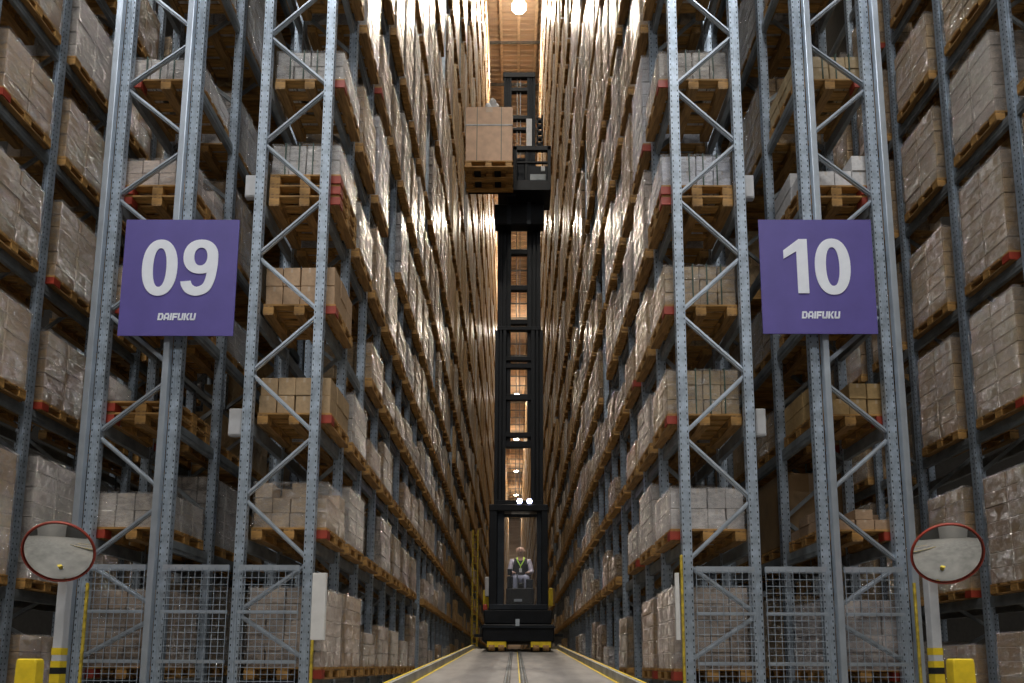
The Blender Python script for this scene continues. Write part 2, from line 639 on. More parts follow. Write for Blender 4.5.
ME_DECK = unit('deck_board', PW, 0.125, 0.022, 'wood')
ME_BLOCK = unit('block', 0.13, 0.12, 0.085, 'wood')
ME_RED = unit('painted_block', 0.15, 0.13, 0.1, 'red_paint')
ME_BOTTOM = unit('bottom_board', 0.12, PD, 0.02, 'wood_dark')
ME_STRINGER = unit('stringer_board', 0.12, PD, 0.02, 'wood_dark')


def pallet_mesh(red_side=0):
    mb = MB()
    for i in range(5):
        y = -PD / 2 + 0.0625 + i * (PD - 0.125) / 4
        mb.box(-PW / 2, PW / 2, y - 0.0625, y + 0.0625, 0.123, 0.145)
    for x in (-PW / 2 + 0.065, 0, PW / 2 - 0.065):
        mb.box(x - 0.06, x + 0.06, -PD / 2, PD / 2, 0.105, 0.1235)
        mb.box(x - 0.06, x + 0.06, -PD / 2, PD / 2, 0, 0.02)
        for y in (-PD / 2 + 0.06, 0, PD / 2 - 0.06):
            mb.box(x - 0.065, x + 0.065, y - 0.06, y + 0.06, 0.019, 0.106)
    return mb.mesh('pallet', ['wood'])


ME_PALLET = pallet_mesh()


def pallet(x, y, z, label, near, red=0, group='wooden pallets in the racks'):
    if not near:
        o = link('pallet', ME_PALLET, None, (x, y, z))
        return tag(o, label, 'pallet', group)
    r = thing('pallet', label, 'pallet', (x, y, z), group)
    for i in range(5):
        link('deck_board', ME_DECK, r, (0, -PD / 2 + 0.0625 + i * (PD - 0.125) / 4, 0.123))
    for xx in (-PW / 2 + 0.065, 0, PW / 2 - 0.065):
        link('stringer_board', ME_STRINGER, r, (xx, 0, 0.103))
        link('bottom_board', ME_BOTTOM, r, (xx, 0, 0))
        for yy in (-PD / 2 + 0.06, 0, PD / 2 - 0.06):
            if red and yy < -0.1 and xx * red > 0.1:
                tag(link('painted_block', ME_RED, r, (xx, yy - 0.01, 0.012)), 'red painted corner block')
            else:
                link('block', ME_BLOCK, r, (xx, yy, 0.019))
    return r


ME_CARTON = unit('carton', 1, 1, 1, 'carton', 0.02)
mbw = MB()      # loose film shell, open below, its faces finely divided and wrinkled
N = 8
gv = {}
wr = random.Random(3)


def _wv(p):
    k = tuple(round(c, 4) for c in p)
    if k not in gv:
        gv[k] = len(mbw.v)
        j = [wr.uniform(-0.006, 0.006) for _ in range(3)]
        mbw.v.append((p[0] + j[0], p[1] + j[1], p[2] + (j[2] if p[2] > 0.01 else 0)))
    return gv[k]


def _wf(o, a, b_):
    for i in range(N):
        for j in range(N):
            q = [tuple(o[c] + a[c] * u / N + b_[c] * v / N for c in range(3)) for u, v in ((i, j), (i + 1, j), (i + 1, j + 1), (i, j + 1))]
            mbw.f.append(tuple(_wv(p) for p in q))
            mbw.mi.append(0)
            mbw.sm.append(True)
            mbw.tint.append(None)


_wf((-.5, -.5, 0), (1, 0, 0), (0, 0, 1))
_wf((-.5, .5, 0), (1, 0, 0), (0, 0, 1))
_wf((-.5, -.5, 0), (0, 1, 0), (0, 0, 1))
_wf((.5, -.5, 0), (0, 1, 0), (0, 0, 1))
_wf((-.5, -.5, 1), (1, 0, 0), (0, 1, 0))
ME_WRAP = mbw.mesh('stretch_wrap', ['stretch_film'])
ME_STRAP = unit('strap', 0.012, 1, 1, 'strap_green')

BROWNS = [(0.43, 0.29, 0.155), (0.38, 0.255, 0.14), (0.48, 0.34, 0.19), (0.34, 0.235, 0.13), (0.41, 0.3, 0.18), (0.45, 0.31, 0.165)]
GREYS = [(0.46, 0.42, 0.39), (0.42, 0.36, 0.31), (0.52, 0.48, 0.45)]
WHITES = [(0.68, 0.66, 0.66), (0.62, 0.62, 0.66)]


def jit(c, s=0.06):
    k = 1 + rnd.uniform(-s, s)
    return tuple(q * k for q in c)


def tone_word(c):
    return 'white' if c[2] > 0.55 else 'grey' if c[2] > 0.28 else 'brown'


def load_near(x, y, z, w, d, h, tint, label, nx=3, ny=2, nz=None, wrap=True, straps=False, skew=0.0, missing=0.0, group='carton loads on the racks'):
    r = thing('carton_load', label, 'load', (x, y, z), group, skew)
    nz = nz or max(1, round(h / 0.23))
    cw, cd, ch = w / nx, d / ny, h / nz
    for k in range(nz):
        top = k == nz - 1
        for i in range(nx):
            for j in range(ny):
                if top and missing and rnd.random() < missing:
                    continue
                if nx > 2 and ny > 2 and 0 < i < nx - 1 and 0 < j < ny - 1 and not top:
                    continue
                o = link('carton', ME_CARTON, r, (-w / 2 + cw * (i + .5) + rnd.uniform(-.006, .006), -d / 2 + cd * (j + .5) + rnd.uniform(-.006, .006), ch * k), 0,
                         (cw - 0.012, cd - 0.012, ch - 0.005))
                o.color = (*jit(tint), 1)
    if wrap:
        link('stretch_wrap', ME_WRAP, r, (0, 0, 0.006), 0, (w + 0.02, d + 0.02, h + 0.006))
    if straps:
        for q in (-0.3, -0.1, 0.1, 0.3):
            link('strap', ME_STRAP, r, (q * w, 0, 0), 0, (1, d + 0.03, h + 0.02))
    return r


def block_mesh(nx, ny, nz, seed):
    """A wrapped stack seen from afar: cartons slightly out of line, joined into one skin."""
    q = random.Random(seed)
    mb = MB()
    for k in range(nz):
        for i in range(nx):
            for j in range(ny):
                a, c = q.uniform(-.012, .012), q.uniform(-.012, .012)
                mb.box(-.5 + i / nx + .004 + a, -.5 + (i + 1) / nx - .004 + a, -.5 + j / ny + .004 + c, -.5 + (j + 1) / ny - .004 + c, k / nz, (k + 1) / nz - 0.012)
    return mb.mesh('carton_load', ['wrapped_block'])


BLOCKS = {n: [block_mesh(2, 2, n, 10 * n + s) for s in range(3)] for n in range(2, 9)}


def load_mid(x, y, z, w, d, h, tint, label, group='carton loads on the racks'):
    n = max(2, min(8, round(h / 0.24)))
    o = link('carton_load', rnd.choice(BLOCKS[n]), None, (x, y, z), rnd.uniform(-.02, .02), (w, d, h))
    o.color = (*tint, 1)
    link('stretch_wrap', ME_WRAP, o, (0, 0, 0.004), 0, (1.02, 1.02, 1.005))
    return tag(o, label, 'load', group)


stuff_load, stuff_pal = MB(), MB()


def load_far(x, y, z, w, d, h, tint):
    tint = tuple(c * q for c, q in zip(tint, (1.25, 1.22, 1.15)))  # tint lightened to imitate brighter light on the loads deep in the aisle
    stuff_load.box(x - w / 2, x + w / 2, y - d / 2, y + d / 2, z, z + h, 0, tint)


def pallet_far(x, y, z):
    stuff_pal.box(x - PW / 2, x + PW / 2, y - PD / 2, y + PD / 2, z + 0.1, z + PH)
    for q in (-PD / 2 + 0.06, 0, PD / 2 - 0.06):
        stuff_pal.box(x - PW / 2, x + PW / 2, y + q - 0.06, y + q + 0.06, z, z + 0.1)


def pick_tint(brown=False):
    u = rnd.random() * (0.75 if brown else 1)
    return jit(rnd.choice(BROWNS if u < 0.66 else GREYS if u < 0.94 else WHITES), 0.1)


COUNT = {'near': 0, 'mid': 0, 'pal': 0}


def visible(x, y, z):
    """Roughly inside the picture, with a margin of a few pixels."""
    v = Vector((x, y, z - ZC))
    w = v.dot(CF)
    if w < 1:
        return False
    px, py = PX0 + F_PX * v.dot(CR) / w, PY0 - F_PX * v.dot(CU) / w
    return -40 < px < 1064 and -30 < py < 760


# front loads copied from the photograph: level -> (height, tint, straps, wrap, pallets below, missing)
FRONT = {
    'AL': {0: (0.93, (0.42, 0.33, 0.26), 0, 1, 1, 0), 1: (0.55, (0.46, 0.35, 0.24), 0, 1, 1, 0.25), 2: (0.46, (0.42, 0.29, 0.16), 0, 0, 1, 0), 3: (0.5, (0.44, 0.29, 0.17), 0, 0, 1, 0),
           4: (0.42, (0.62, 0.6, 0.6), 1, 1, 3, 0), 5: (0.4, (0.56, 0.54, 0.53), 1, 1, 1, 0)},
    'AR': {0: (0.95, (0.42, 0.34, 0.28), 0, 1, 1, 0), 1: (0.5, (0.6, 0.57, 0.56), 0, 1, 1, 0.2), 2: (0.56, (0.42, 0.31, 0.18), 1, 1, 1, 0), 3: (0.52, (0.44, 0.32, 0.19), 1, 1, 1, 0),
           4: (0.42, (0.62, 0.64, 0.72), 1, 1, 2, 0), 5: (0.4, (0.5, 0.46, 0.42), 1, 1, 1, 0)},
    'BL': {0: (0.9, (0.36, 0.27, 0.2), 0, 1, 1, 0), 1: (0.42, (0.5, 0.45, 0.4), 0, 1, 1, 0.3), 2: (0, None, 0, 0, 2, 0), 3: (0.5, (0.4, 0.28, 0.17), 0, 1, 1, 0),
           4: (0.36, (0.56, 0.46, 0.4), 0, 1, 2, 0.3), 5: (0.3, (0.6, 0.56, 0.54), 1, 1, 1, 0)},
    'BR': {0: (0.8, (0.5, 0.45, 0.44), 0, 1, 1, 0.3), 1: (0.25, (0.36, 0.24, 0.15), 0, 0, 1, 0.4), 2: (0.4, (0.42, 0.28, 0.12), 0, 0, 1, 0.2), 3: (0.5, (0.4, 0.28, 0.17), 0, 1, 1, 0),
           4: (0.42, (0.62, 0.61, 0.62), 0, 0, 2, 0.3), 5: (0.34, (0.42, 0.31, 0.17), 1, 0, 1, 0)},
}


def rid_red(q):
    return q in ('AL', 'AR', 'BL', 'BR')


def bay(rack_id, rname, k, yc, xc, side, j, zb, gap, near, mid, hmin, hmax, p_empty):
    """One pallet place: the pallet(s) and what stands on them. side = +1 when the aisle lies at +X."""
    lv = 'ground tier' if j == 0 else f'{ORD[j]} tier'
    place = f'{lv}, {ORD[k + 1]} bay of {rname}' if near or mid else ''
    spec = FRONT.get(rack_id, {}).get(j) if k == 0 else None
    if rack_id == 'BR' and k == 1 and j == 1:      # one big plain brown carton
        spec = (1.02, (0.3, 0.19, 0.09), 0, 0, 1, 0, 1)
    n_p, h, tint, straps, wrap, miss = 1, rnd.uniform(hmin, hmax) * gap, pick_tint(rack_id[0] == 'C'), False, True, 0.0
    empty = rnd.random() < p_empty
    if spec:
        h, t2, straps, wrap, n_p, miss = spec[:6]
        tint, empty = t2, h == 0
    elif empty and rnd.random() < 0.35:
        return
    w, d = PW - 0.02, PD - 0.02
    z = zb
    for q in range(n_p):
        if near or mid:
            pos = '' if n_p == 1 else ('lowest stacked ' if q == 0 else 'topmost stacked ' if q == n_p - 1 else 'middle stacked ')
            pallet(xc, yc, z, f'{pos}{"empty " if empty and n_p == 1 else ""}wooden pallet, {place}', near, side if (k == 0 and rid_red(rack_id)) or rnd.random() < 0.2 else 0)
            COUNT['pal'] += 1
        else:
            pallet_far(xc, yc, z)
        z += PH + 0.001
    if empty:
        return
    if near:
        nx = 4 if straps else rnd.choice((3, 3, 4)) if not spec else 4
        ny = 2 if not spec else 3
        if spec and len(spec) > 6:
            nx = ny = 1
        load_near(xc, yc, z, w, d, h, tint, f'{tone_word(tint)} carton load, {place}', nx, ny,
                  1 if spec and len(spec) > 6 else max(2, round(h / 0.2)), wrap, straps, rnd.uniform(-.015, .015), miss)
        COUNT['near'] += 1
    elif mid:
        load_mid(xc, yc, z, w, d, h, tint, f'{tone_word(tint)} wrapped load, {place}')
        COUNT['mid'] += 1
    else:
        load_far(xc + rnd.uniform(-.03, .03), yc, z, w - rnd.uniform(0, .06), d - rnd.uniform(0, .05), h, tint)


for rid, rname, xi, xo, side in (('AL', 'rack left of the lift aisle', ALx, ALo, 1), ('AR', 'rack right of the lift aisle', ARx, ARo, -1)):
    xc = (xi + side * 0.16) - side * PW / 2
    zs = [G_MAIN] + LV
    for k in range(len(FA) - 1):
        yc = (FA[k] + FA[k + 1]) / 2
        far_run = k > 60
        for j, zb in enumerate(zs):
            gap = (zs[j + 1] if j + 1 < len(zs) else RACK_TOP['main'] + 0.4) - zb - 0.3
            vis = visible(xc + side * PW / 2, yc, zb + 0.3)
            near = vis and k < 3
            mid = vis and not near and k < 12
            if j >= 7:
                hm, hx, pe = 0.72, 0.97, 0.05
            elif j >= 4:
                hm, hx, pe = 0.45, 0.95, 0.1
            else:
                hm, hx, pe = 0.3, 0.82, 0.17
            bay(rid, rname, k, yc, xc, side, j, zb, gap, near, mid, hm, hx, pe)
for rid, rname, xi, xo, side in (('BL', 'rack behind the left sign', BLi, BLo, -1), ('BR', 'rack behind the right sign', BRi, BRo, 1)):
    xc = (xi + xo) / 2 + side * 0.02
    zs = [G_MAIN] + LV[:8]
    for k in range(len(FB) - 1):
        yc = (FB[k] + FB[k + 1]) / 2
        for j, zb in enumerate(zs[:-1]):
            gap = zs[j + 1] - zb - 0.3
            vis = visible(xc, yc, zb + 0.3)
            bay(rid, rname, k, yc, xc, side, j, zb, gap, vis and k < 2, False, 0.4, 0.85, 0.15)
for rid, rname, xi, side, fr, lvs, hm, hx in (('CL', 'rack at the far left', -CX, 1, FCL, CL_LV, 0.55, 0.78), ('CR', 'rack at the far right', CX, -1, FCR, CR_LV, 0.66, 0.92)):
    xc = xi + side * 0.1 - side * PW / 2
    zs = [0.0] + lvs
    for k in range(len(fr) - 1):
        yc = (fr[k] + fr[k + 1]) / 2
        for j, zb in enumerate(zs[:-1]):
            gap = zs[j + 1] - zb - 0.3
            vis = visible(xc + side * PW / 2, yc, zb + 0.5)
            h0, h1 = (0.5, 0.7) if j == 0 else (hm, hx)
            bay(rid, rname, k, yc, xc, side, j, zb + (0.005 if j == 0 else 0), gap, vis and k < 7, False, h0, h1, 0.06)
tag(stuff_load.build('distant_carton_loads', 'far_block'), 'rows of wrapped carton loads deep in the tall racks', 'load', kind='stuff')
tag(stuff_pal.build('distant_pallets', 'wood'), 'rows of wooden pallets deep in the tall racks', 'pallet', kind='stuff')
print('COUNT', COUNT)

# ------------------------------------------------------------------ what stands at the rack fronts
# smooth square tubes bolted beside the outer racks' front uprights
for nm, xs in (('09', (BLi, BLo)), ('10', (BRi, BRo))):
    side_w = 'left' if nm == '09' else 'right'
    for x, w in zip(xs, ('inner', 'outer')):
        dx = -0.095 if nm == '09' else 0.1
        mb = MB()
        mb.box(-0.038, 0.038, -0.038, 0.038, 0, 13.5)
        tag(mb.build('support_tube', 'steel_smooth', None, 0.006, (x + dx, 7.41, 0)), f'smooth grey square tube standing beside the {w} front upright under the {side_w} sign', 'post', 'square tubes at the rack fronts')


def fence(label, x0, x1):
    d = 7.36
    r = thing('mesh_fence', label, 'fence', ((x0 + x1) / 2, d, 0), 'mesh fences closing the rack fronts')
    w = (x1 - x0) / 2
    zt = at(515, 568.5, d).z
    for z, hh, nm in ((zt, 0.03, 'top_rail'), (at(515, 613, d).z, 0.018, 'middle_rail'), (at(515, 663, d).z, 0.018, 'middle_rail'), (0.06, 0.03, 'bottom_rail')):
        mb = MB()
        mb.box(-w, w, -0.015, 0.015, z - hh, z + hh)
        mb.build(nm, 'steel_smooth', r)
    wm = MB()
    n = max(2, round(2 * w / 0.078))
    for i in range(n + 1):
        x = -w + 2 * w * i / n
        wm.box(x - 0.003, x + 0.003, -0.022, -0.016, 0.06, zt)
    k = 0
    z = 0.1
    while z < zt:
        wm.box(-w, w, -0.0285, -0.0225, z - 0.003, z + 0.003)
        z += 0.078
    tag(wm.build('wire_mesh', 'steel', r), kind='stuff')


fence('wire mesh fence at the front of the rack left of the lift aisle', ALo + 0.06, ALx - 0.06)
fence('wire mesh fence across the narrow gap left of the lift aisle', BLi + 0.06, ALo - 0.06)
fence('wire mesh fence at the front of the rack behind the left sign', BLo + 0.06, BLi - 0.14)
fence('wire mesh fence at the front of the rack right of the lift aisle', ARx + 0.06, ARo - 0.06)
fence('wire mesh fence across the narrow gap right of the lift aisle', ARo + 0.06, BRi - 0.06)
fence('wire mesh fence at the front of the rack behind the right sign', BRi + 0.15, BRo - 0.06)


# -- signs
def catmull(pts, n=10, closed=False):
    out = []
    m = len(pts)
    rng = range(m if closed else m - 1)
    for i in rng:
        g = lambda k: Vector(pts[k % m]) if closed else Vector(pts[max(0, min(m - 1, k))])
        p0, p1, p2, p3 = g(i - 1), g(i), g(i + 1), g(i + 2)
        for s in range(n):
            u = s / n
            out.append(0.5 * ((2 * p1) + (p2 - p0) * u + (2 * p0 - 5 * p1 + 4 * p2 - p3) * u * u + (3 * p1 - p0 - 3 * p2 + p3) * u ** 3))
    if not closed:
        out.append(Vector(pts[-1]))
    return out


def ribbon(mb, pts, wid, closed=False, th=0.006):
    """Flat stroke in X/Z with a little thickness; wid is one width or one per point."""
    n = len(pts)
    vs = []
    for i, p in enumerate(pts):
        a = pts[(i - 1) % n] if closed or i else pts[0]
        c = pts[(i + 1) % n] if closed or i < n - 1 else pts[-1]
        tg = (c - a).normalized()
        nr = Vector((-tg.y, tg.x))
        w = wid(tg) / 2
        for s in (1, -1):
            q = p + nr * w * s
            vs += [(q.x, 0, q.y), (q.x, -th, q.y)]
    fs = []
    for i in range(n if closed else n - 1):
        a, c = 4 * i, 4 * ((i + 1) % n)
        fs += [(a + 1, a + 3, c + 3, c + 1), (a, c, c + 2, a + 2), (a, a + 1, c + 1, c), (a + 2, c + 2, c + 3, a + 3)]
    if not closed:
        e = 4 * (n - 1)
        fs += [(0, 2, 3, 1), (e, e + 1, e + 3, e + 2)]
    mb.add(vs, fs)


def poly(mb, pts, th=0.006):
    n = len(pts)
    vs = [(x, 0, z) for x, z in pts] + [(x, -th, z) for x, z in pts]
    mb.add(vs, [tuple(range(n)), tuple(range(2 * n - 1, n - 1, -1))] + [(i, (i + 1) % n, n + (i + 1) % n, n + i) for i in range(n)])


def numeral(ch, hgt):
    mb = MB()
    wf = lambda tg: hgt * (0.135 + 0.06 * abs(tg.y))
    s = hgt
    def sup(a, b, cz, e, n=44):
        return [Vector((a * s * math.copysign(abs(math.cos(q)) ** e, math.cos(q)), cz * s + b * s * math.copysign(abs(math.sin(q)) ** e, math.sin(q)))) for q in (2 * math.pi * k / n for k in range(n))]
    def strip(o, i_, closed, th=0.006):
        n = len(o)
        vs = []
        for p, q in zip(o, i_):
            vs += [(p.x, 0, p.y), (p.x, -th, p.y), (q.x, 0, q.y), (q.x, -th, q.y)]
        fs = []
        for k in range(n if closed else n - 1):
            a, c = 4 * k, 4 * ((k + 1) % n)
            fs += [(a + 1, a + 3, c + 3, c + 1), (a, c, c + 2, a + 2), (a, a + 1, c + 1, c), (a + 2, c + 2, c + 3, a + 3)]
        if not closed:
            e = 4 * (n - 1)
            fs += [(0, 2, 3, 1), (e, e + 1, e + 3, e + 2)]
        mb.add(vs, fs)
    if ch == '0':
        strip(sup(0.295, 0.5, 0, 0.9), sup(0.112, 0.345, 0, 0.9), True)
    elif ch == '9':
        strip(sup(0.29, 0.305, 0.195, 0.92), sup(0.11, 0.16, 0.195, 0.92), True)
        O = [(0.29, 0.2), (0.287, 0.02), (0.25, -0.23), (0.16, -0.42), (-0.03, -0.5), (-0.2, -0.455), (-0.29, -0.345), (-0.315, -0.25)]
        I = [(0.11, 0.2), (0.118, 0.02), (0.105, -0.16), (0.06, -0.29), (-0.03, -0.342), (-0.095, -0.32), (-0.13, -0.28), (-0.145, -0.235)]
        strip(catmull([(x * s, z * s) for x, z in O], 6), catmull([(x * s, z * s) for x, z in I], 6), False, 0.0055)
    elif ch == '1':
        poly(mb, [(x * s, z * s) for x, z in ((-0.015, -0.5), (0.175, -0.5), (0.175, 0.5), (0.03, 0.5), (-0.24, 0.29), (-0.24, 0.135), (-0.015, 0.275))])
    return mb


LETTERS = {   # strokes as rectangles on a 10 x 10 grid (block capitals with square corners)
    'D': [(0, 3, 0, 10), (3, 7.6, 0, 2.2), (3, 7.6, 7.8, 10), (6.4, 9.2, 1.8, 8.2)],
    'A': [(0, 2.6, 0, 7.6), (1.6, 7.4, 7.6, 10), (6.4, 9.0, 0, 7.6), (2.6, 6.4, 2.2, 4.2)],
    'I': [(0, 2.8, 0, 10)],
    'F': [(0, 2.8, 0, 10), (2.8, 8.4, 7.5, 10), (2.8, 7.6, 3.4, 5.8)],
    'U': [(0, 2.8, 1, 10), (0.8, 8.4, 0, 2.5), (6.4, 9.2, 1, 10)],
    'K': [(0, 2.8, 0, 10), (2.6, 4.2, 4.8, 4.2, 9.2, 10, 6.0, 10), (3.2, 5.6, 5.9, 0, 9.6, 0, 5.8, 5.6)],
}
ADV = {'D': 10.2, 'A': 10.2, 'I': 3.9, 'F': 9.2, 'U': 10.2, 'K': 10.2}


def sign(label, tl, br, D, digits, digit_px, word_px):
    a, c = at(*tl, D), at(*br, D)
    w, h = c.x - a.x, a.z - c.z
    mid = Vector(((a.x + c.x) / 2, D, (a.z + c.z) / 2))
    r = thing('aisle_sign', label, 'sign', mid, 'purple aisle signs')
    mb = MB()
    mb.box(-w / 2, w / 2, -0.006, 0.006, -h / 2, h / 2)
    mb.build('sign_panel', 'sign_purple', r)
    for q in (-0.3, 0.3):
        mb = MB()
        mb.box(-w / 2 + 0.05, w / 2 - 0.05, 0.0065, 0.03, q * h - 0.02, q * h + 0.02)
        mb.build('backing_rail', 'steel_dull', r)
    for ch, (px, py, hp) in zip(digits, digit_px):
        p = at(px, py, D)
        hh = (at(px, py - hp / 2, D).z - at(px, py + hp / 2, D).z)
        o = numeral(ch, hh).build('numeral', 'sign_white', r)
        o.location = (p.x - mid.x, -0.0065, p.z - mid.z)
        tag(o, f'white numeral {ch}')
    x0p, x1p, y0p, y1p = word_px
    p0, p1 = at(x0p, y1p, D), at(x1p, y0p, D)
    tot = sum(ADV[ch] for ch in 'DAIFUKU') - 1
    gx, gz = (p1.x - p0.x) / (tot + 1.5), (p1.z - p0.z) / 10
    x = p0.x
    for ch in 'DAIFUKU':
        mb = MB()
        for st in LETTERS[ch]:
            if len(st) == 4:
                u0, u1, v0, v1 = st
                quad = ((u0, v0), (u1, v0), (u1, v1), (u0, v1))
            else:
                quad = tuple(zip(st[0::2], st[1::2]))
            vs = []
            for yy in (0, -0.003):
                for u, v in quad:
                    vs.append(((u + v * 0.14) * gx, yy, v * gz))
            mb.add(vs, [(0, 1, 2, 3), (7, 6, 5, 4), (0, 4, 5, 1), (1, 5, 6, 2), (2, 6, 7, 3), (3, 7, 4, 0)])
        o = mb.build('letter', 'sign_white', r)
        o.location = (x - mid.x, -0.0065, p0.z - mid.z)
        x += ADV[ch] * gx


DS = 7.30
sign('square purple banner with white numerals 09 on the left rack front', (127, 220), (233, 336), DS, '09', ((160.2, 268, 56), (200.6, 268, 56)), (157.5, 196.5, 313.5, 320.5))
sign('square purple banner with white numerals 10 on the right rack front', (758, 220), (878, 334), DS, '10', ((797.5, 266.5, 54), (832.3, 267, 56)), (801.5, 840, 311.7, 318.8))


# -- convex mirrors on posts
def mirror(label, px, py, D, rad, aim, px_post):
    c = at(px, py, D)
    pp = at(px_post, 590, D + 0.3)
    r = thing('traffic_mirror', label, 'mirror', (pp.x, D + 0.3, 0), 'convex mirrors at the aisle mouths')
    off = Vector((c.x - pp.x, -0.3, c.z))
    nrm = aim.normalized()
    u = nrm.cross(Vector((0, 0, 1))).normalized()
    v = u.cross(nrm)
    NR, NA = 10, 40
    def ring(rr, z):
        return [off + (u * math.cos(q) + v * math.sin(q)) * rr + nrm * z for q in (2 * math.pi * k / NA for k in range(NA))]
    mb = MB()
    vs = [off + nrm * 0.09]
    for i in range(1, NR + 1):
        q = i / NR
        vs += ring(rad * 0.96 * q, 0.09 * (1 - q * q))
    fs = [(0, 1 + k, 1 + (k + 1) % NA) for k in range(NA)]
    for i in range(NR - 1):
        a = 1 + i * NA
        fs += [(a + k, a + NA + k, a + NA + (k + 1) % NA, a + (k + 1) % NA) for k in range(NA)]
    mb.add(vs, fs, 0, True)
    mb.build('mirror_face', 'mirror_glass', r)
    mb = MB()
    prof = ((0.94, 0.012), (0.96, 0.02), (0.985, 0.014), (0.99, -0.02), (0.96, -0.03), (0.0, -0.05))
    vs, fs = [], []
    for q, z in prof:
        vs += ring(rad * q, z)
    for i in range(len(prof) - 1):
        fs += [(i * NA + k, (i + 1) * NA + k, (i + 1) * NA + (k + 1) % NA, i * NA + (k + 1) % NA) for k in range(NA)]
    mb.add(vs, fs, 0, True)
    tag(mb.build('rim', 'red_paint', r), 'red rim')
    ztop = c.z + rad * 0.75
    mb = MB()
    mb.box(-0.048, 0.048, -0.048, 0.048, 0, ztop)
    p = mb.build('post', 'pale_grey', r, 0.006)
    zs = [at(px_post, q, D + 0.3).z for q in (683, 674, 667.5, 661, 655, 648, 642)]
    for i, (z0, z1, mt) in enumerate(((0.02, zs[0], 'black_paint'), (zs[0], zs[1], 'yellow_paint'), (zs[1], zs[2], 'black_paint'), (zs[2], zs[3], 'yellow_paint'), (zs[4], zs[5], 'yellow_paint'))):
        mb = MB()
        mb.box(-0.0495, 0.0495, -0.0495, 0.0495, z0, z1)
        tag(mb.build('hazard_band', mt, p), 'yellow hazard band' if mt[0] == 'y' else 'black hazard band')
    mb = MB()
    mb.tube((0, -0.02, off.z), off - nrm * 0.045, 0.03, 10)
    mb.build('bracket', 'steel_dull', r)


mirror('round convex mirror with red rim on a post, outside the left sign', 59, 552, 6.35, 0.315, Vector((0.42, -0.85, -0.44)), 65)
mirror('round convex mirror with red rim on a post, outside the right sign', 947, 554, 6.35, 0.315, Vector((-0.38, -0.85, -0.44)), 930.5)


# -- yellow bollards
def bollard(label, x0, x1, ytop, D):
    a, c = at(x0, ytop, D), at(x1, ytop, D)
    w = (c.x - a.x) / 2
    r = thing('impact_bollard', label, 'bollard', ((a.x + c.x) / 2, D + 0.06, 0), 'yellow bollards')
    mb = MB()
    h = a.z
    vs = []
    for z, k in ((0, 1.04), (h * 0.94, 1.0), (h, 0.92)):
        for i, j in ((-1, -1), (1, -1), (1, 1), (-1, 1)):
            vs.append((i * w * k, j * 0.06 * k, z))
    fs = [(0, 3, 2, 1), (8, 9, 10, 11)]
    for b_ in (0, 4):
        fs += [(b_ + i, b_ + (i + 1) % 4, b_ + 4 + (i + 1) % 4, b_ + 4 + i) for i in range(4)]
    mb.add(vs, fs)
    mb.build('bollard_body', 'yellow_paint', r, 0.012)
    mb = MB()
    mb.box(-w * 1.3, w * 1.3, -0.1, 0.1, 0.0, 0.015)
    mb.build('base_plate', 'steel_dull', r)


bollard('short yellow block bollard below the left convex mirror', 15.5, 36, 658.5, 5.9)
bollard('short yellow block bollard below the right convex mirror', 953.5, 975, 658.5, 5.9)


# -- electrical boxes on the rack fronts
def ebox(label, x0, x1, y0, y1, D, sx):
    a, c = at(x0, y0, D), at(x1, y1, D)
    r = thing('junction_box', label, 'box', ((a.x + c.x) / 2, D, c.z), 'grey boxes on the uprights')
    w, h = (c.x - a.x) / 2, a.z - c.z
    mb = MB()
    mb.box(-w, w, -0.02, 0.05, 0, h)
    mb.build('housing', 'pale_grey', r, 0.006)
    mb = MB()
    mb.box(-w + 0.012, w - 0.012, -0.026, -0.0205, 0.02, h - 0.02)
    mb.build('cover', 'pale_grey', r)
    mb = MB()
    mb.box(0 if sx > 0 else -w - 0.06, w + 0.06 if sx > 0 else 0, 0.051, 0.065, h * 0.4, h * 0.6)
    mb.build('mounting_arm', 'steel_dull', r)


ebox('small pale grey box on the upright, below right of the left sign', 230, 242, 409, 436, 7.62, 1)
ebox('small pale grey box behind the upright, above right of the left sign', 246.5, 257, 176, 198, 7.72, 1)
ebox('small pale grey box on the upright, below left of the right sign', 755, 766, 409, 436, 7.62, -1)
ebox('small pale grey box behind the upright, above left of the right sign', 744, 754, 176, 199, 7.72, -1)

# -- guards at the aisle mouth
for nm, x0, x1, xg, sx in (('left', 313, 324, 311.5, 1), ('right', 674.5, 680.5, 684, -1)):
    D = 7.34
    a, c = at(x0, 573, D), at(x1, 640, D)
    mb = MB()
    mb.box(-(c.x - a.x) / 2, (c.x - a.x) / 2, -0.012, 0.012, 0, a.z - c.z)
    if sx > 0:
        mb.box((c.x - a.x) / 2 - 0.006, (c.x - a.x) / 2 + 0.006, 0.012, 0.025, 0, a.z - c.z)
    o = mb.build('corner_board', 'white_board', None, 0.003, ((a.x + c.x) / 2, D, c.z))
    tag(o, f'upright white corner board at the {nm} edge of the aisle mouth', 'board', 'white corner boards')
    g = at(xg, 660, D)
    r = thing('upright_guard', f'narrow yellow guard post beside the {nm} upright of the aisle mouth', 'guard', (g.x, D, 0), 'yellow upright guards')
    mb = MB()
    mb.box(-0.015, 0.015, -0.015, 0.015, 0, at(xg, 640 if sx > 0 else 555, D).z)
    mb.build('guard_body', 'yellow_worn', r, 0.005)
    mb = MB()
    mb.box(-0.05, 0.05, -0.05, 0.05, 0, 0.012)
    mb.build('foot_plate', 'steel_dull', r)
